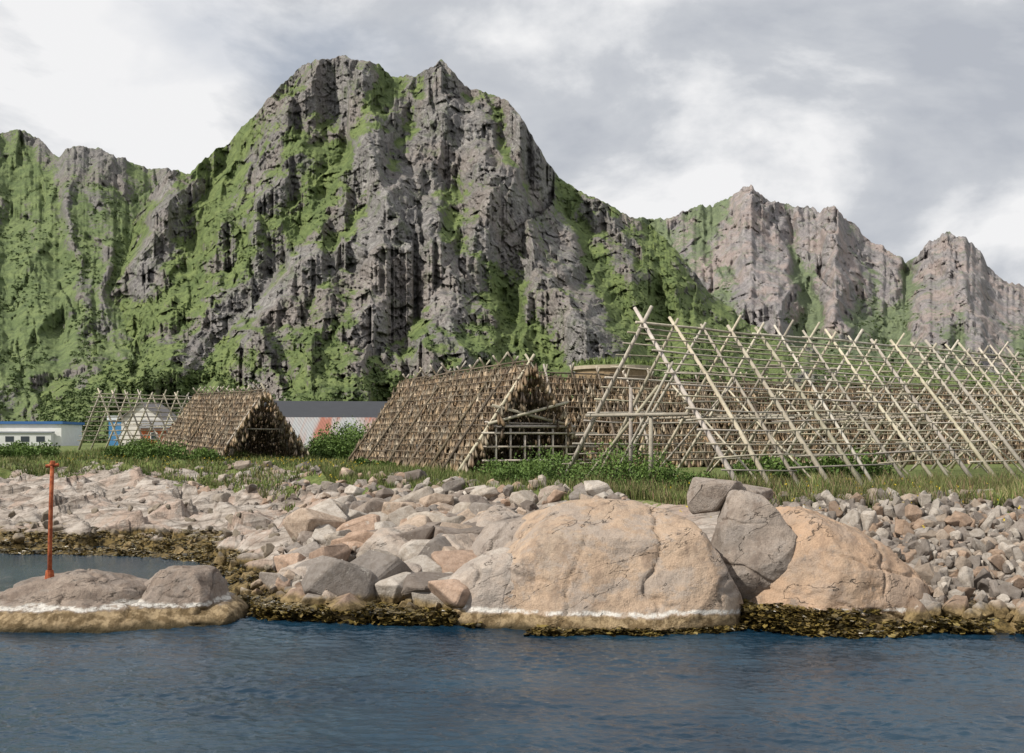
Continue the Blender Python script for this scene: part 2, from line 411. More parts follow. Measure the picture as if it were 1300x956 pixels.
def gbA(U,E,er):
    b=.20*sstep(-230,-420,U)+.24*sstep(190,50,E)+.22*sstep(80,220,U)+.07*sstep(-60,-200,U)
    b=b-.20*np.exp(-((U+110)/110)**2-((E-250)/120)**2)-.14*np.exp(-((U+30)/70)**2-((E-380)/80)**2)-.10*np.exp(-((U+250)/50)**2-((E-430)/50)**2)
    return b
gul=[([(-158,465),(-195,410),(-235,320),(-300,210),(-380,110),(-410,60)],15,45,.42),
     ([(-120,460),(-130,400),(-165,330),(-230,250)],12,35,.38),
     ([(-70,330),(-80,270),(-40,220),(10,150),(50,100)],18,35,.48),
     ([(-330,400),(-370,320),(-390,260),(-420,180)],15,30,.3),
     ([(60,330),(95,260),(130,180),(180,110)],18,40,.42),
     ([(-20,420),(10,340),(20,260)],9,20,.28),
     ([(180,270),(190,200),(200,130)],20,40,.4)]
rib=[([(-440,340),(-455,260),(-480,200)],20,50,.6),([(-90,480),(-60,400),(-20,330),(60,200),(90,120)],24,60,.3),
     ([(10,415),(35,330),(80,240)],14,35,.3),([(-210,480),(-190,400),(-150,320),(-160,220),(-200,120)],26,45,.25)]
slab=[([(-400,100),(-330,180),(-270,240)],20,-.75),([(-120,300),(-150,180),(-160,110)],45,-.35),([(60,260),(110,150)],16,-.35),([(-440,130),(-300,60)],14,-.3)]
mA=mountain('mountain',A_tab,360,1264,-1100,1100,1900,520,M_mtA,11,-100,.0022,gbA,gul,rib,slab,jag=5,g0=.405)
B_tab=[(-2200,300),(-1200,330),(-800,370),(-700,380),(-650,392),(-620,395),(-590,375),(-575,360),(-565,372),(-540,375),(-500,362),(-470,348),(-435,345),(-380,330),(-300,250),(-200,120),(0,50)]
def gbB(U,E,er): return .22+0*U-.34*sstep(55,5,er-E)
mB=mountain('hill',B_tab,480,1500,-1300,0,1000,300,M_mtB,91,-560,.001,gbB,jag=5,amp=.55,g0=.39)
C_tab=[(-100,100),(60,240),(120,275),(150,285),(180,280),(210,288),(240,298),(270,305),(290,320),(305,323),(320,310),(350,300),(380,295),(410,296),(430,280),(450,258),(480,240),(500,230),(515,235),(530,255),(550,262),(575,260),(595,240),(610,215),(630,200),(650,198),(700,170),(850,140),(1200,120),(2200,100)]
def gbC(U,E,er): return -.08+.36*sstep(190,100,E)+.22*np.exp(-((U-190)/60)**2)+.15*sstep(230,400,U)*sstep(190,130,E)
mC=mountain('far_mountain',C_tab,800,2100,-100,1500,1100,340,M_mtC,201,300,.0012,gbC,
   gullies=[([(165,280),(185,220),(215,150),(230,90)],22,70,.5),([(505,230),(500,180),(470,120)],14,60,.4),([(350,300),(360,230),(390,160)],9,50,.35)],
   ribs=[([(300,322),(310,240),(330,150)],26,70,.3),([(400,290),(410,220),(400,150)],22,60,.3),([(570,262),(580,200),(600,130)],24,70,.3)],jag=8,amp=1.1,g0=.37)

# ---------------------------------------------------------------- shrub masses on the slopes
def clump_tpl(n,seed,leaf=.35):
    r=np.random.default_rng(seed)
    d=r.normal(size=(n,3));d/=np.linalg.norm(d,axis=1)[:,None];rad=r.uniform(.45,1,n)**.6
    c=d*rad[:,None]*np.array([1,1,.8]);c[:,2]=np.abs(c[:,2])*.95
    V=[];F=[]
    for i in range(n):
        a=r.normal(size=3);a/=np.linalg.norm(a);b=np.cross(a,r.normal(size=3));b/=np.linalg.norm(b)
        s=leaf*r.uniform(.6,1.2);V+= [c[i]-a*s,c[i]+b*s*.6,c[i]+a*s,c[i]-b*s*.6];F.append([4*i,4*i+1,4*i+2,4*i+3])
    return np.array(V),np.array(F),c
def shrubs_on(name,M,count,smin,smax,cond,dark=(.05,.08,.025),light=(.10,.14,.045)):
    Xw,Yw,Zw,G=M;ny,nx=Xw.shape
    A=Acc();tp=[clump_tpl(26,i,.42) for i in range(5)]
    j=rng.integers(0,ny-1,count*8);i=rng.integers(0,nx-1,count*8)
    ok=cond(Xw[j,i],Yw[j,i],Zw[j,i],G[j,i],Xw[j,i]/Yw[j,i]*1264,(Zw[j,i]-EYE)/Yw[j,i]*1264)
    ok&=np.abs(Xw[j,i]/Yw[j,i])<.62
    j=j[ok][:count];i=i[ok][:count]
    P=np.stack([Xw[j,i],Yw[j,i],Zw[j,i]],-1);K=len(P)
    s=rng.uniform(smin,smax,K);M3=randrot(K,.15)*s[:,None,None]
    t=rng.uniform(0,1,(K,1));C=np.array(dark)*(1-t)+np.array(light)*t
    w=rng.integers(0,5,K)
    for q in range(5):
        m=w==q
        if m.any():A.inst(tp[q][0],tp[q][1],P[m],M3[m],C[m])
    return A.build(name,M_leaf)
nA=lambda X,Y,s:fbm(X/s,Y/s,0,3,333)
shrubs_on('slope_shrubs',mA,9000,.9,2.4,lambda X,Y,Z,G,U,E:(E<60+110*nA(U,E,60)+60*sstep(-300,-600,U)*1)&(G>.30))
shrubs_on('hillside_shrubs',mA,6000,.8,1.9,lambda X,Y,Z,G,U,E:(G>.5)&(nA(U,E,35)>.08)&(E<300))
shrubs_on('hill_shrubs',mB,3500,1.2,2.6,lambda X,Y,Z,G,U,E:(G>.45)&(nA(U,E,40)>.08)&(E<330))
shrubs_on('far_slope_shrubs',mC,3000,1.6,3.2,lambda X,Y,Z,G,U,E:(G>.45)&(nA(U,E,40)>.05)&(E<200))

# ---------------------------------------------------------------- rocks
def hull_stone(seed):
    r=random.Random(seed);bm=bmesh.new()
    for i in range(17):
        v=Vector((r.uniform(-1,1),r.uniform(-1,1),r.uniform(-1,1)))
        l=max(abs(v.x),abs(v.y),abs(v.z));l2=v.length
        v=v/(0.45*l+.55*l2)
        bm.verts.new((v.x*r.uniform(.85,1.05),v.y*.8,v.z*r.uniform(.5,.62)))
    res=bmesh.ops.convex_hull(bm,input=bm.verts)
    junk=list({e for e in res['geom_interior']+res['geom_unused'] if isinstance(e,bmesh.types.BMVert)})
    if junk: bmesh.ops.delete(bm,geom=junk,context='VERTS')
    bmesh.ops.dissolve_limit(bm,angle_limit=.35,verts=bm.verts,edges=bm.edges)
    bmesh.ops.bevel(bm,geom=list(bm.edges),offset=.055,segments=2,affect='EDGES',profile=.5)
    bmesh.ops.triangulate(bm,faces=bm.faces)
    bm.verts.index_update()
    V=np.array([v.co[:] for v in bm.verts]);F=np.array([[v.index for v in f.verts] for f in bm.faces])
    bm.free()
    V=V+.06*np.stack([noise3(V[:,0]*2,V[:,1]*2,V[:,2]*2,seed+q) for q in range(3)],-1)
    return V,F
STN=[hull_stone(i) for i in range(26)]
def scatter(name,specs):
    A=Acc()
    for (n,x0,x1,f0,f1,smin,smax,pw,cols,lift,tilt) in specs:
        x=rng.uniform(x0,x1,n);f=rng.uniform(f0,f1,n)
        ysh=np.interp(x,SX,SY);yed=np.interp(x,EX,EYy);y=ysh+(yed-ysh)*f
        s=smin+(smax-smin)*rng.uniform(0,1,n)**pw
        z=gh(x,y)+s*rng.uniform(-.1,lift,n)
        P=np.stack([x,y,z],-1);M=randrot(n,tilt)*(s/2)[:,None,None]
        C=np.array(cols)[rng.integers(0,len(cols),n)]*rng.uniform(.7,1.15,(n,1))
        w=rng.integers(0,len(STN),n)
        for q in range(len(STN)):
            m=w==q
            if m.any():A.inst(STN[q][0],STN[q][1],P[m],M[m],C[m])
    return A.build(name,M_stone)
PALE=[(.38,.335,.285),(.42,.38,.335),(.33,.275,.23),(.43,.34,.265),(.27,.24,.215),(.39,.28,.21),(.22,.185,.16)]
GREY=[(.30,.27,.24),(.36,.325,.285),(.235,.205,.18),(.34,.28,.225),(.40,.36,.315),(.31,.225,.165),(.19,.165,.145)]
scatter('riprap_stones',[
 (2600,8.5,30,.05,1.03,.28,.75,1.8,GREY,.45,3.1),
 (1500,8.5,30,.02,1.0,.18,.4,1,GREY,.7,3.1),
 (260,8.5,26,.0,.8,.7,1.1,1,GREY,.25,3.1)])
scatter('boulder_pile',[
 (230,-7,4,.05,1.0,.6,1.5,1.5,PALE,.30,.6),
 (480,-7.5,4,.05,1.03,.25,.7,1,PALE,.45,3.1),
 (110,-7,-.8,.02,.7,1.2,2.5,1.2,PALE,.22,.45),
 (500,-7.5,1,.0,.3,.25,.6,1,PALE,.4,3.1)])
scatter('shore_stones',[
 (120,-18,-7,.5,1.0,.4,1.3,1.8,PALE,.2,.5),
 (300,-22,-6,.4,1.05,.15,.5,1,PALE,.3,3.1),
 (200,-34,-7,.0,.35,.2,.7,1,[(.2,.17,.13),(.26,.22,.17)],.3,3.1)])

def boulder(name,c,abc,p,mat,prof=None,seed=0,namp=.08,sub=7,rz=0,parent=None,facets=9,fh=(.80,.97)):
    bm=bmesh.new();bmesh.ops.create_icosphere(bm,subdivisions=sub,radius=1);
    bm.verts.index_update()
    d=np.array([v.co[:] for v in bm.verts]);F=np.array([[v.index for v in f.verts] for f in bm.faces]);bm.free()
    r=(np.abs(d)**p).sum(1)**(-1/p)
    q=d*r[:,None]
    rr=np.random.default_rng(seed)
    for i in range(facets):
        nn=rr.normal(size=3);nn[2]=abs(nn[2])*.8;nn/=np.linalg.norm(nn)
        sup=(q@nn).max();h=sup*rr.uniform(*fh)
        ex=q@nn-h;soft=np.maximum(ex,0)*.94
        q=q-soft[:,None]*nn
    if prof is not None:
        q[:,2]*=np.interp(q[:,0],[a for a,_ in prof],[b for _,b in prof])
    P=q*np.array(abc)
    a,b,cc=P.T
    n=d/np.array(abc)*max(abc);n/=np.linalg.norm(n,axis=1)[:,None]
    L=max(abc)
    disp=namp*L*.5*fbm(a/L*1.3,b/L*1.3,cc/L*1.3,2,seed)+.07*fbm(a/.8,b/.8,cc/.8,4,seed+5)*min(1,L)
    w_=.35*fbm(a/1.2,b/1.2,cc/1.2,3,seed+70)
    for (nx_,ny_,nz_,sp,dp_) in((.25,.2,.95,1.15,.10),(.9,.15,-.35,1.7,.14)):
        qv=(a*nx_+b*ny_+cc*nz_+w_)/sp+seed*.37;fr=np.abs(qv-np.round(qv))*sp
        mask=sstep(-.2,.2,fbm(a/1.8,b/1.8,cc/1.8,2,seed+int(sp*100)))
        disp=disp-dp_*min(1,L/2)*np.exp(-(fr/.035)**2)*mask
        disp=disp+.055*min(1,L/2)*np.sin(np.round(qv)*12.9898+1)
    P=P+n*disp[:,None]
    P=P@rotz(rz).T+np.array(c)
    A=Acc();A.add(P,F);return A.build(name,mat,smooth=True,parent=parent)
boulder('large_boulder',(2.25,26.2,0),(3.6,3.0,2.80),3.0,M_big,[(-1,.62),(-.85,.74),(-.5,.95),(-.2,1.0),(.1,1.0),(.5,.98),(.8,.95),(1,.88)],5,.09)
boulder('shore_boulder',(-.55,25.6,0),(1.45,1.8,1.75),2.6,M_slab,[(-1,.6),(-.3,.85),(.4,1.05),(1,1.1)],15,.14)
boulder('shore_boulder',(1.2,28.8,.4),(2.6,2.0,2.50),3.0,M_grey,[(-1,.8),(-.2,1.0),(.2,1.03),(1,.85)],25,.12)
boulder('shore_boulder',(8.1,26.3,0),(2.7,2.6,2.85),2.6,M_big2,[(-1,1.05),(-.6,1.03),(-.1,.92),(.4,.72),(1,.45)],35,.09)
boulder('shore_boulder',(6.25,26.0,1.75),(1.05,1.35,1.30),3.2,M_grey,[(-1,1.15),(-.3,1.1),(.5,.9),(1,.75)],45,.12,facets=14,fh=(.72,.92))
for i,(bx,by,bz,ba,bb,bc) in enumerate([(-4.9,26.6,.1,1.0,1.0,1.05),(-3.2,27.2,.3,1.05,1.1,1.1),(-1.6,29.3,1.0,1.3,1.1,.95),(-3.4,31.0,1.1,1.3,1.2,.8),(-5.9,29.2,.5,1.1,1.0,.8),(-.6,32.5,1.6,1.6,1.2,.8)]):
    boulder('shore_boulder',(bx,by,bz),(ba,bb,bc),2.9,M_slab,[(-1,.7+.1*(i%3)),(0,1),(1,.85-.1*(i%2))],100+i*7,.16,6,rz=i*.9,facets=14,fh=(.66,.92))
A=Acc();A.inst(STN[3][0],STN[3][1],np.array([[5.55,27.0,3.0]]),(np.eye(3)*.85*np.array([1,1,1.3]))[None]);A.build('grey_capstone',M_grey)
A=Acc();A.inst(STN[7][0],STN[7][1],np.array([[6.5,27.6,2.95]]),(rotz(.7)*.8)[None]);A.build('grey_capstone',M_grey)
isl=empty('rocky_islet')
boulder('main_hump',(-11.3,25.7,0),(2.9,1.75,1.22),2.4,M_islet,[(-1,.7),(0,1.0),(.5,.95),(1,.75)],65,.12,parent=isl)
boulder('right_hump',(-8.5,25.7,0),(1.15,1.4,1.32),2.5,M_islet,None,75,.16,parent=isl)
boulder('wave_cut_ledge',(-10.6,25.5,-.1),(3.65,1.95,.62),3.0,M_islet,None,85,.10,parent=isl)

mp=empty('rusty_marker_pole')
A=Acc();pole(A,(-11.75,25.3,1.0),(-11.68,25.3,3.92),.055,.05,10,.004,(1,1,1));A.build('post',M_rust,mp,True)
A=Acc();pole(A,(-11.84,25.3,3.86),(-11.52,25.3,3.9),.045,.045,8,0,(1,1,1));pole(A,(-11.68,25.3,3.9),(-11.67,25.3,4.0),.08,.06,8,0,(1,1,1));A.build('cap',M_rust,mp)
A=Acc();pole(A,(-11.75,25.3,1.0),(-11.75,25.3,1.22),.12,.09,10,0,(1,1,1));A.build('socket',M_rust,mp)

# ---------------------------------------------------------------- fish racks
# dried cod tied in pairs at the tails: thin tails, round shoulders, open belly flaps
fv=[];tint=[];ff=[];st=[(.02,.03,.02,.45),(-.12,.035,.03,.7),(-.28,.085,.07,1.0),(-.44,.13,.085,1.25),(-.57,.10,.06,1.05),(-.63,.03,.02,.45)]
for pi,(ox,sl_,dz) in enumerate(((-.03,-.17,0),(.03,.19,-.05))):
    b0=len(fv)
    for z,w,t,ti in st:
        cx_=ox+sl_*(-z)**1.2 if z<0 else ox
        fv+=[(cx_-w,.02*pi,z+dz),(cx_,-t+.02*pi,z+dz),(cx_+w,.02*pi,z+dz),(cx_,t+.02*pi,z+dz)];tint+=[ti*(1 if pi else .8)]*4
    for i in range(5):
        for j in range(4): ff.append([b0+i*4+j,b0+i*4+(j+1)%4,b0+(i+1)*4+(j+1)%4,b0+(i+1)*4+j])
    ff.append([b0+20,b0+21,b0+22,b0+23])
FV=np.array(fv);FF=np.array(ff);FT=np.array(tint)
FC=np.array([(.37,.27,.165),(.44,.33,.21),(.28,.20,.12),(.52,.41,.285),(.19,.13,.08),(.34,.235,.14),(.45,.38,.28)])
def rack(fl,fr,L,H,spacing=1.9,rows=17,stocked=True,s0=.10,slat_r=.035,pole_r=.075,fstep=.13,back_step=.17,cross_h=.46,side_front=-1,jit=.12,name='fish_drying_rack'):
    root=empty(name)
    fl=np.array(fl,float);fr=np.array(fr,float);m=(fl+fr)/2;g=(fr-fl);W=np.linalg.norm(g);g/=W
    d=np.array([-g[1],g[0]])
    ts=np.arange(0,L+.01,spacing)
    zs={}
    for side in(-1,1):
        q=m[None]+d[None]*ts[:,None]+g[None]*side*W/2
        zs[side]=gh(q[:,0],q[:,1])
    za=(zs[-1]+zs[1])/2
    def P(t,s,side,out=0):
        q=m+d*t+g*side*(W/2*(1-s)+out)
        return np.array([q[0],q[1],float(np.interp(t,ts,za))+H*s])
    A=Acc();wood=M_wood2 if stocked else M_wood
    tips=Acc()
    for i,t in enumerate(ts):
        for side in(-1,1):
            jt=rng.normal()*jit if i else 0
            r=pole_r*rng.uniform(.8,1.2)*(1.15 if i==0 else 1)
            e=rng.uniform(.03,.11)
            a=P(t+jt,-.02,side,rng.normal()*.12 if i else 0);b=P(t+jt*.3,1+e,side)
            a[2]=min(a[2],gz(a[0],a[1])-.05)
            pole(tips if (i==0 or not stocked) else A,a,b,r*1.15,r*.75,7,.006)
            if stocked and i: pole(tips,a+(b-a)*.955,b+(b-a)*.01,r*.82,r*.8,6)
        if i==0 or (not stocked and i%3!=1):
            hh=cross_h+rng.normal()*.02
            a=P(t+.08,hh,-1,.3);b=P(t+.08,hh+rng.normal()*.01,1,.3)
            if i: pole(tips,a,b,.055,.045,6,.006)
            elif stocked: pole(tips,a,b,.055,.045,6,.004)
        if not stocked and i and i%2==0:
            a=P(t-.1,.02,-1,-W*.16);b=P(t-.1,.66,1);a[2]=gz(a[0],a[1]);pole(tips,a,b,.05,.04,6,.006)
            a=P(t-.1,.02,1,-W*.16);b=P(t-.1,.66,-1);a[2]=gz(a[0],a[1]);pole(tips,a,b,.05,.04,6,.006)
    for i in range(0,len(ts)-1,2):
        t0=ts[i];t1=ts[min(i+2,len(ts)-1)]
        pole(A if stocked else tips,P(t0-.4,1.0,1),P(t1+.4,1.0,1)+np.array([0,0,rng.normal()*.05]),.06,.05,6,.004)
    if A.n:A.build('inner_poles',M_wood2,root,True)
    tips.build('poles',M_wood,root,True)
    A=Acc()
    for side in(-1,1):
        for k_ in range(rows):
            s=s0+(1-s0)*(k_+.3)/rows+(rng.normal()*.004 if not stocked else 0)
            t=-.5 if not stocked else -.25
            while t<L:
                ln=rng.uniform(4.0,7.5);t1=min(t+ln,L+.4)
                o=rng.uniform(.03,.12);a=P(t,s+rng.normal()*.004,side,o);b=P(t1,s+rng.normal()*.009,side,o)
                pole(A,a,b,slat_r*rng.uniform(.7,1.3),slat_r*.7,5,.005);t=t1-rng.uniform(.2,.9)
                if t1>=L:break
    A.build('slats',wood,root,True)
    if stocked:
        A=Acc();Ps=[];Sh=[]
        rowsA=[(k_+.3)/rows for k_ in range(rows)]+[.985]
        for side in(-1,1):
            for rr_ in rowsA:
                s=s0+(1-s0)*rr_
                layers=[(fstep if side==side_front else back_step,.05,.22,1.0),(fstep*1.7,-.8,-.3,.42)]  # inner layer's fish coloured darker, painting the shade inside the rack
                for stp,o0,o1,sh in layers:
                    t=np.arange(-.35,L+.3,stp);t=t+rng.normal(size=len(t))*stp*.3
                    hw=W/2*(1-s)
                    if o0<0 and hw<1: continue
                    t=t[rng.uniform(size=len(t))>.03]
                    q=m[None]+d[None]*t[:,None]+g[None]*side*(hw+rng.uniform(o0,o1,len(t)))[:,None]
                    z=np.interp(t,ts,za)+H*s+rng.uniform(-.10,.04,len(t))
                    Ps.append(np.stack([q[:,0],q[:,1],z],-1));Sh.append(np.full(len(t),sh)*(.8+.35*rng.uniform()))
        Pn=np.concatenate(Ps);K=len(Pn);Sh=np.concatenate(Sh)
        base=math.atan2(d[1],d[0])+rng.normal(size=K)*.55+np.where(rng.uniform(size=K)>.5,math.pi,0)
        M=np.zeros((K,3,3));M[:,0,0]=np.cos(base);M[:,1,1]=np.cos(base);M[:,0,1]=-np.sin(base);M[:,1,0]=np.sin(base);M[:,2,2]=1
        tl=rng.normal(size=(K,2))*.12;M[:,0,2]+=tl[:,0];M[:,1,2]+=tl[:,1]
        M=M*rng.uniform(.85,1.15,K)[:,None,None]
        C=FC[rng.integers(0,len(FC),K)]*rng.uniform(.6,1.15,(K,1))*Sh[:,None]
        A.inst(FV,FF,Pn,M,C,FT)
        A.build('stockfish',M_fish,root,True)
    return root,P,g,d,W
root,P,g,d,W=rack((-2.94,53),(4.9,57),19.5,6.2,rows=15,s0=.10,fstep=.27,back_step=.30)
A=Acc()
def gp(a,s,fwd=.25):
    q=P(0,0,1)-P(0,0,-1);mid=(P(0,0,1)+P(0,0,-1))/2+q/2*a;mid[2]+=6.2*s;mid[:2]-=d*fwd;return mid
pole(A,gp(-.55,.60),gp(.62,.42),.09,.09,6);pole(A,gp(-.62,.44,.4),gp(.5,.64,.4),.09,.08,6);pole(A,gp(-.55,.42,.3),gp(.62,.42,.3),.09,.08,6)
for a in(-.5,-.3,-.1,.1,.3,.5): pole(A,gp(a,-.02),gp(a,.40 if abs(a)>.2 else .34),.075,.07,6)
for h in(.12,.24,.36): pole(A,gp(-.7,h,.35),gp(.95,h,.35),.06,.06,6)
A.build('gable_bracing',M_wood,root,True)
rack((-23.8,80),(-16.9,84),25,5.9,rows=14,s0=.09,fstep=.28,back_step=.32)
rack((6.2,70.5),(9.2,63.5),46,6.0,rows=14,s0=.09,fstep=.28,back_step=.5,side_front=1)
rack((1.0,68.5),(3.4,62.0),8,6.2,rows=14,s0=.09,fstep=.28,back_step=.4,side_front=1)
root,P,g,d,W=rack((2.1,43),(8.2,35),36,6.6,spacing=1.75,rows=13,stocked=False,s0=.13,slat_r=.038,pole_r=.08,cross_h=.46,jit=.22)
A=Acc()
def ga(a,s,fwd=.2):
    q=P(0,0,1)-P(0,0,-1);mid=(P(0,0,1)+P(0,0,-1))/2+q/2*a;mid[2]+=6.6*s;mid[:2]-=d*fwd;return mid
pole(A,ga(-.1,0),ga(-.1,.62),.09,.07,7);pole(A,ga(.12,.0),ga(.12,.46),.10,.08,7);pole(A,ga(-.72,.0),ga(.2,.62),.07,.06,6);pole(A,ga(-.35,.02),ga(.35,.75),.06,.05,6)
pole(A,ga(-.60,.46,.3),ga(.52,.45,.3),.075,.07,7)
A.build('gable_bracing',M_wood,root,True)
rack((-44.4,102),(-38.6,98.6),13,5.7,spacing=1.6,rows=10,stocked=False,s0=.15,slat_r=.045,pole_r=.09)
A=Acc();x,y=14.6,34.3;z=gz(x,y)+.12;pole(A,(x,y,z),(x+2.4,y+.3,z+.02),.06,.05,6);pole(A,(x+1,y-.2,z+.1),(x+2.2,y+.5,z+.14),.05,.05,6);A.build('loose_poles',M_wood)

# ---------------------------------------------------------------- buildings
def gable_house(name,x,y,w,dp,h,rh,ang,wall,roof,zb=None,roofmat=None,windows=(),door=True,over=.35):
    root=empty(name);zb=gz(x,y)-.2 if zb is None else zb
    R=rotz(ang);o=(x,y,zb)
    A=Acc();box(A,-w/2,w/2,-dp/2,dp/2,0,h,wall,R,o)
    for e in(-1,1):
        V=np.array([[e*w/2,-dp/2,h],[e*w/2,dp/2,h],[e*w/2,0,h+rh]])@R.T+np.array(o);A.add(V,[[0,1,2]],wall)
    A.build('walls',M_paint,root)
    A=Acc();th=.12
    for sgn in(-1,1):
        y1=sgn*(dp/2+over);z1=h-rh*over/(dp/2)
        V=np.array([[-w/2-over,y1,z1],[w/2+over,y1,z1],[w/2+over,0,h+rh],[-w/2-over,0,h+rh]])
        V2=V+np.array([0,0,th]);VV=np.concatenate([V,V2])@R.T+np.array(o)
        A.add(VV,[[0,1,2,3],[4,7,6,5],[0,4,5,1],[1,5,6,2],[3,2,6,7],[0,3,7,4]],roof)
    A.build('roof',roofmat or M_paint,root)
    A=Acc();B=Acc()
    for wx,wz,ww,wh in windows:
        box(A,wx-ww/2,wx+ww/2,-dp/2-.03,-dp/2+.02,wz,wz+wh,(.03,.04,.05),R,o)
        for q in(-1,1):
            box(B,wx+q*ww/2-.05,wx+q*ww/2+.05,-dp/2-.07,-dp/2+.01,wz-.05,wz+wh+.05,(.75,.75,.72),R,o)
            zz=wz+(wh if q>0 else 0);box(B,wx-ww/2-.04,wx+ww/2+.04,-dp/2-.08,-dp/2+.01,zz-.05,zz+.05,(.75,.75,.72),R,o)
    if windows: A.build('windows',M_paint,root);B.build('window_frames',M_paint,root)
    if door:
        A=Acc();box(A,w*.3,w*.3+1,-dp/2-.05,-dp/2+.02,0,2.2,(.2,.08,.05),R,o);A.build('door',M_paint,root)
    return root
k=NT('rusty_corrugated_roof')
sx=k.n('ShaderNodeTexWave');sx.wave_type='BANDS';sx.bands_direction='X';sx.inputs['Scale'].default_value=2.0;sx.inputs['Distortion'].default_value=0
k.l(k.geo.outputs['Position'],sx.inputs['Vector'])
n=k.noise(.6,4,.6,k.pos(1.6,.15,.15));c=k.ramp(n,[(.38,(.36,.37,.37)),(.50,(.36,.30,.28)),(.60,(.34,.15,.11))])
k.bump(sx.outputs[0],.08,.8);M_cor=k.color(c)
wn=[(-8+i*3.2,1.2,1.4,1.1) for i in range(6)]
gable_house('dark_roofed_warehouse',-23.8,135,22,16,3.8,3.4,.12,(.30,.33,.38),(.045,.048,.055),zb=2.6,windows=wn)
gable_house('corrugated_boathouse',-21.0,110,14,9,1.6,3.0,.10,(.34,.13,.09),(.4,.2,.2),zb=2.4,roofmat=M_cor,windows=[(-4,.5,1,.8),(0,.5,1,.8)])
gable_house('small_house',-49.0,135,5.2,5.6,3.9,2.1,1.45,(.60,.58,.54),(.16,.15,.15),zb=3.6,windows=[(-1,1.2,.8,1)])
gable_house('orange_cabin',-46.6,131,3.4,4,2.8,.9,.1,(.42,.12,.05),(.2,.2,.2),zb=3.5,windows=[(0,1.2,.8,.9)])
root=empty('white_flat_roofed_building')
A=Acc();o=(-76,150,3.4);R=rotz(.05)
box(A,-9.5,9.5,-4,4,0,3.6,(.74,.74,.72),R,o);box(A,1,8.5,-5.2,-4.01,0,2.3,(.62,.63,.62),R,o);A.build('walls',M_paint,root)
A=Acc();box(A,-9.8,9.8,-4.3,4.3,3.61,4.0,(.05,.14,.34),R,o);box(A,.8,8.7,-5.4,-4.32,2.31,2.5,(.25,.27,.3),R,o);A.build('roof_trim',M_paint,root)
A=Acc()
for q in range(5): box(A,-8+q*1.8,-7+q*1.8,-4.04,-3.98,1.6,2.7,(.04,.05,.06),R,o)
for q in range(3): box(A,2+q*2.2,3.2+q*2.2,-5.24,-5.18,1.0,1.8,(.04,.05,.06),R,o)
A.build('windows',M_paint,root)
root=empty('blue_storage_building')
A=Acc();o=(-60,160,3.2);box(A,-3.6,3.6,-3,3,0,4.6,(.07,.22,.42),rotz(0),o);A.build('walls',M_paint,root)
A=Acc();box(A,-3.8,3.8,-3.2,3.2,4.61,5.3,(.65,.68,.7),rotz(0),o);A.build('roof',M_paint,root)
A=Acc();box(A,-2,-.6,-3.04,-2.98,.1,2.2,(.6,.6,.6),rotz(0),o);box(A,.6,2.6,-3.04,-2.98,2.2,3.2,(.04,.05,.06),rotz(0),o);A.build('door_and_window',M_paint,root)
root=empty('turf_roofed_round_store')
cx,cy,zb=8.3,82,2.4
def ring(A,r0,z0,r1,z1,col,n=40):
    a=np.arange(n)*2*math.pi/n
    V=np.concatenate([np.stack([cx+r*np.cos(a),cy+r*.8*np.sin(a),np.full(n,z)],-1) for r,z in((r0,z0),(r1,z1))])
    A.add(V,[[j,(j+1)%n,n+(j+1)%n,n+j] for j in range(n)],col)
A=Acc();ring(A,3.1,zb,3.1,10.3,(.6,.47,.33));A.build('wall',M_wood,root)
A=Acc();ring(A,3.1,10.3,3.35,10.32,(.35,.3,.22));ring(A,3.35,10.32,3.35,10.6,(.42,.36,.27));ring(A,3.35,10.6,2.9,10.7,(.1,.13,.04));ring(A,2.9,10.7,1.2,11.05,(.1,.14,.04));ring(A,1.2,11.05,.01,11.1,(.1,.14,.04));A.build('turf_roof',M_leaf,root)
A=Acc();box(A,cx-.5,cx+.5,cy-2.62,cy-2.4,8.9,9.9,(.05,.04,.03));A.build('window',M_paint,root)
A=Acc();K=700;a=rng.uniform(0,6.28,K);r=3.3*np.sqrt(rng.uniform(0,1,K))
tv=np.array([[-.05,0,0],[.05,0,0],[.02,.05,.4]]);A.inst(tv,[[0,1,2]],np.stack([cx+r*np.cos(a),cy+.8*r*np.sin(a),11.06-.12*r],-1),randrot(K,.4)*rng.uniform(.6,1.6,K)[:,None,None],np.array([(.12,.16,.05)])*rng.uniform(.6,1.5,(K,1)));A.build('roof_grass',M_blade,root)

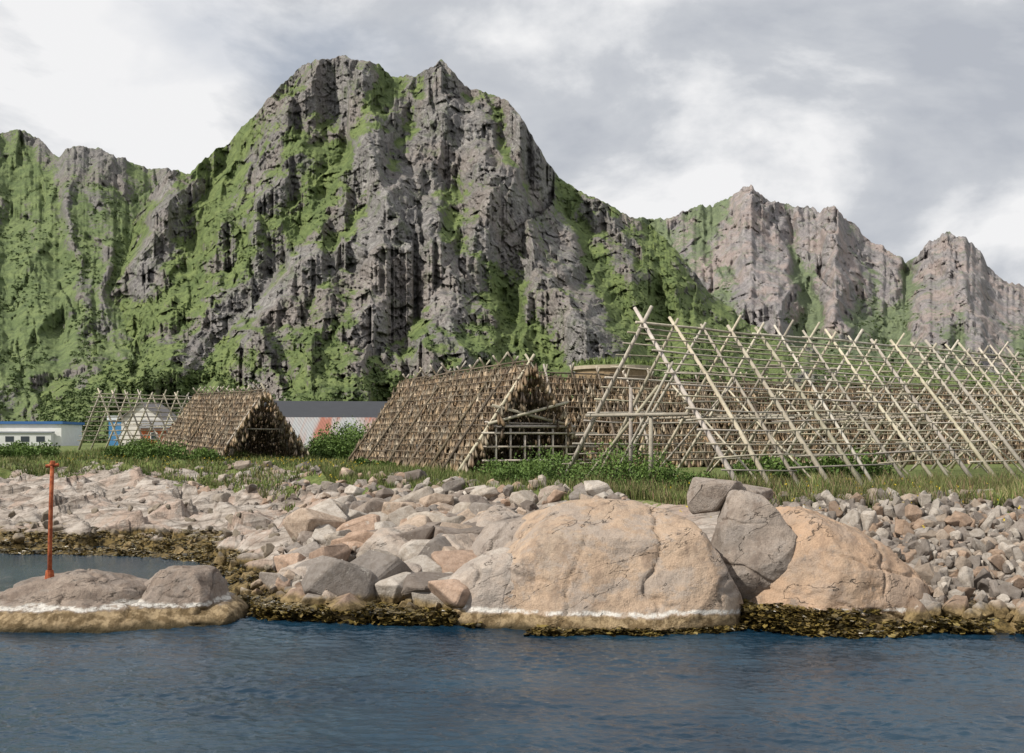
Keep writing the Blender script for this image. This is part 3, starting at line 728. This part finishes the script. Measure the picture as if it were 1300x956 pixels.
# ---------------------------------------------------------------- vegetation
def bush(name,x,y,w,h,n=2600,leaf=.075,c1=(.045,.085,.02),c2=(.15,.23,.055),depth=None):
    depth=depth or w*.7;z0=gz(x,y)-.1
    root=empty(name);nb=max(5,int(w*3));A=Acc();tw=Acc()
    r=rng;lc=[]
    for i in range(nb):
        cx_=x+r.uniform(-.5,.5)*w*.8;cy_=y+r.uniform(-.5,.5)*depth*.8
        hh=h*r.uniform(.45,.9)*(1-.5*abs(cx_-x)/(w*.5));lc.append((cx_,cy_,z0+hh*.6,hh*.55+.15))
        pole(tw,(x+(cx_-x)*.4,y+(cy_-y)*.4,z0),(cx_,cy_,z0+hh*.8),.03,.01,5,.03,(.6,.5,.4))
    lc=np.array(lc);w_=r.integers(0,nb,n);d_=r.normal(size=(n,3));d_/=np.linalg.norm(d_,axis=1)[:,None]
    rad=r.uniform(.35,1.1,n)**.7;off=d_*rad[:,None]*lc[w_,3][:,None]*np.array([1.15,1.15,1.0])
    Pp=lc[w_,:3]+off;Pp[:,2]=np.maximum(Pp[:,2],z0+.05)
    tv=np.array([[-1,0,0],[0,-.5,.1],[1,0,0],[0,.5,.1]])
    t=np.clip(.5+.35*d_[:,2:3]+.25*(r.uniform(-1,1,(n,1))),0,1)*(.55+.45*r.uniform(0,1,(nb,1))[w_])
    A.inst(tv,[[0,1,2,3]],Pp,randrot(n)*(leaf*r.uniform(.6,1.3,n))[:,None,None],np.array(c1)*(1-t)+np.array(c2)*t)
    A.build('leaves',M_leaf,root);tw.build('twigs',M_wood2,root)
    return root
for x,y,w,h in[(.4,45,2.6,1.4),(2.2,42.4,3.2,2.0),(3.6,40.0,3.2,2.2),(4.9,38.4,2.6,1.8),(1.4,47,3,1.9),(5.5,44,2.6,2.2),(-.9,47,2,1.2),(6.6,37.8,2.2,1.3)]:
    bush('green_shrub',x,y,w,h)
for x,y,w,h in[(-14.8,88,3.8,4.4),(-13.0,84,3.0,3.4),(-17.2,92,3.0,3.0)]:
    bush('leafy_bush',x,y,w,h,4200,.14)
for x,y,w,h in[(-39.5,84,3,1.6),(-27,78,3.6,2.0),(-30,82,4,2.2),(-46,92,5,1.6),(-36,96,4,1.6),(-33,84,3,1.4),(12,46,5,1.6),(17,50,5,1.6),(-8.5,62,3,.9),(-24,77,3,1.3),(-43,86,5,1.2)]:
    bush('low_bush',x,y,w,h,2400,.13)
def grass(name,n,x0,x1,d0,d1,h0,h1,wd,pal,clump=.18):
    x=rng.uniform(x0,x1,n*2);yed=np.interp(x,EX,EYy);y=yed+rng.uniform(0,1,n*2)**1.5*(d1-d0)+d0
    k_=fbm(x/1.5,y/1.5,0,3,808)>(-clump+rng.uniform(-.25,.25,n*2));x=x[k_][:n];y=y[k_][:n];n=len(x)
    z=gh(x,y)-.03
    tv=np.array([[-.5,0,0],[.5,0,0],[.35,.08,.55],[-.2,.1,.55],[.15,.32,1.0]]);
    M=randrot(n,.28);h=rng.uniform(h0,h1,n)*(.6+.8*(fbm(x/2.5,y/2.5,0,2,99)+.3).clip(0,1))
    S=np.zeros((n,3,3));S[:,0,0]=wd*rng.uniform(.7,1.4,n);S[:,1,1]=h;S[:,2,2]=h
    C=np.array(pal)[rng.integers(0,len(pal),n)]*rng.uniform(.7,1.25,(n,1))*(.8+.5*fbm(x/3,y/3,0,2,404))[:,None]
    A=Acc();A.inst(tv,[[0,1,2,3]],np.stack([x,y,z],-1),M@S,C);A.f3.append((np.array([[3,2,4]])[None]+(np.arange(n)*5)[:,None,None]).reshape(-1,3))
    return A.build(name,M_blade)
PG=[(.12,.175,.042),(.155,.205,.055),(.21,.22,.085),(.27,.24,.115),(.095,.15,.038),(.18,.21,.065)]
PD=[(.33,.28,.15),(.25,.23,.10),(.30,.20,.13),(.18,.20,.07),(.13,.17,.048)]
grass('meadow_grass',42000,3,26,-.9,13,.25,.8,.03,PG+PD)
grass('shore_grass',30000,-12,4,-2.5,12,.2,.6,.035,PG)
grass('back_meadow_grass',34000,-42,-10,-9,26,.25,.6,.06,PG)
n=700;x=np.concatenate([rng.uniform(-34,-8,500),rng.uniform(5,16,200)]);y=np.interp(x,EX,EYy)+rng.uniform(-4,12,n);z=gh(x,y)+rng.uniform(.25,.5,n)
A=Acc();tv,tf,_=clump_tpl(5,77,.6);A.inst(tv,tf,np.stack([x,y,z],-1),randrot(n)*rng.uniform(.04,.09,n)[:,None,None],np.array([(.55,.42,.05)])*rng.uniform(.7,1.2,(n,1)));A.build('yellow_wildflowers',M_leaf)
def weed(name,n,x0,x1,f0,f1,zmax,pts=None):
    if pts is None:
        x=rng.uniform(x0,x1,n);a=np.interp(x,SX,SY);b=np.interp(x,EX,EYy);y=a+(b-a)*rng.uniform(f0,f1,n)
        z=gh(x,y)
    else: x,y,z=pts
    k_=(z<zmax)&(z>-.15)&(fbm(x/1.1,y/1.1,0,3,717)>-.15);x,y,z=x[k_],y[k_],z[k_];n=len(x)
    tv,tf,_=clump_tpl(14,5,.5);A=Acc()
    A.inst(tv*np.array([1.3,1.3,.45]),tf,np.stack([x,y,z],-1),randrot(n,.3)*rng.uniform(.06,.2,n)[:,None,None],np.array([(.09,.065,.02),(.14,.10,.03),(.045,.035,.013),(.18,.135,.04)])[rng.integers(0,4,n)]*rng.uniform(.7,1.2,(n,1)))
    return A.build(name,M_weed)
weed('seaweed',9000,-34,-6.2,-.02,.3,.55)
n=2600;x=rng.uniform(5.3,9.8,n);q=(x-8.1)/2.85;y=26.2-2.75*np.sqrt(np.clip(1-np.abs(q)**2.4,0,1))+rng.uniform(-.55,.35,n);z=rng.uniform(-.05,.5,n)
weed('seaweed',n,0,0,0,0,1,(x,y-.02,z*np.clip((y-23.1)/.6,.1,1)))
# weed hanging on the outer shore stones
n=5200;x=np.concatenate([rng.uniform(-7,-1.5,2600),rng.uniform(9.5,20,2600)]);y=np.interp(x,SX,SY)+rng.uniform(-.35,.75,n);z=rng.uniform(-.03,.32,n)
weed('seaweed',n,0,0,0,0,1,(x,y,z))
# weed fringe at the foot of the large boulder
n=1500;x=rng.uniform(-1.6,5.8,n);q=(x-2.25)/3.65;y=26.2-3.0*np.clip(1-np.abs(q)**3,0,1)**(1/3)+rng.uniform(-.1,.12,n);z=rng.uniform(-.05,.08,n)
weed('seaweed',n,0,0,0,0,1,(x,y,z))

# ---------------------------------------------------------------- sky, sun, camera
EL=math.radians(43);AZ=math.radians(238)
w=bpy.data.worlds.new('World');sc.world=w;w.use_nodes=True;t=w.node_tree;N=t.nodes;Lk=t.links
bg=N['Background'];bg.inputs[1].default_value=.1
sky=N.new('ShaderNodeTexSky');sky.sky_type='NISHITA';sky.sun_disc=False;sky.sun_elevation=EL;sky.sun_rotation=AZ
tc=N.new('ShaderNodeTexCoord')
def nz(scale,det,rough,off,dist=0,st=(1,1,1.9)):
    mpn=N.new('ShaderNodeMapping');mpn.inputs['Location'].default_value=off;mpn.inputs['Scale'].default_value=st;Lk.new(tc.outputs['Generated'],mpn.inputs[0])
    q=N.new('ShaderNodeTexNoise');q.inputs['Scale'].default_value=scale;q.inputs['Detail'].default_value=det;q.inputs['Roughness'].default_value=rough;q.inputs['Distortion'].default_value=dist
    Lk.new(mpn.outputs[0],q.inputs['Vector']);return q.outputs[0]
def rmp(f,stops):
    q=N.new('ShaderNodeValToRGB');e=q.color_ramp.elements
    while len(e)<len(stops):e.new(.5)
    for i,(p,c) in enumerate(stops):e[i].position=p;e[i].color=(*c,1)
    Lk.new(f,q.inputs[0]);return q.outputs[0]
c1=rmp(nz(3.2,10,.55,(2.3,.4,.2),.25),[(.36,(.52,.55,.61)),(.44,(.64,.665,.71)),(.48,(.80,.815,.845)),(.535,(.99,.99,1.0))])
sc10=N.new('ShaderNodeMix');sc10.data_type='RGBA';sc10.blend_type='MULTIPLY';sc10.inputs[0].default_value=1;Lk.new(c1,sc10.inputs[6]);sc10.inputs[7].default_value=(9.0,9.0,9.0,1)
gap=rmp(nz(2.2,8,.5,(7.1,3.3,1),.3),[(.54,(0,0,0)),(.66,(.4,.4,.4))])
mx=N.new('ShaderNodeMix');mx.data_type='RGBA';Lk.new(gap,mx.inputs[0]);Lk.new(sc10.outputs[2],mx.inputs[6]);Lk.new(sky.outputs[0],mx.inputs[7]);Lk.new(mx.outputs[2],bg.inputs[0])
sd=bpy.data.lights.new('sun','SUN');sd.energy=5.0;sd.angle=math.radians(.6);sd.color=(1,.94,.85)
so=bpy.data.objects.new('sun',sd);sc.collection.objects.link(so)
dv=Vector((math.sin(AZ)*math.cos(EL),math.cos(AZ)*math.cos(EL),math.sin(EL)));so.rotation_euler=dv.to_track_quat('Z','Y').to_euler()
cam=bpy.data.cameras.new('camera');cam.lens=35;cam.sensor_width=36;cam.shift_y=82/1300;cam.clip_end=20000;cam.clip_start=.1
co=bpy.data.objects.new('camera',cam);co.location=(0,0,EYE);co.rotation_euler=(math.pi/2,0,0);sc.collection.objects.link(co);sc.camera=co
sc.view_settings.view_transform='Standard';sc.view_settings.look='None';sc.view_settings.exposure=0
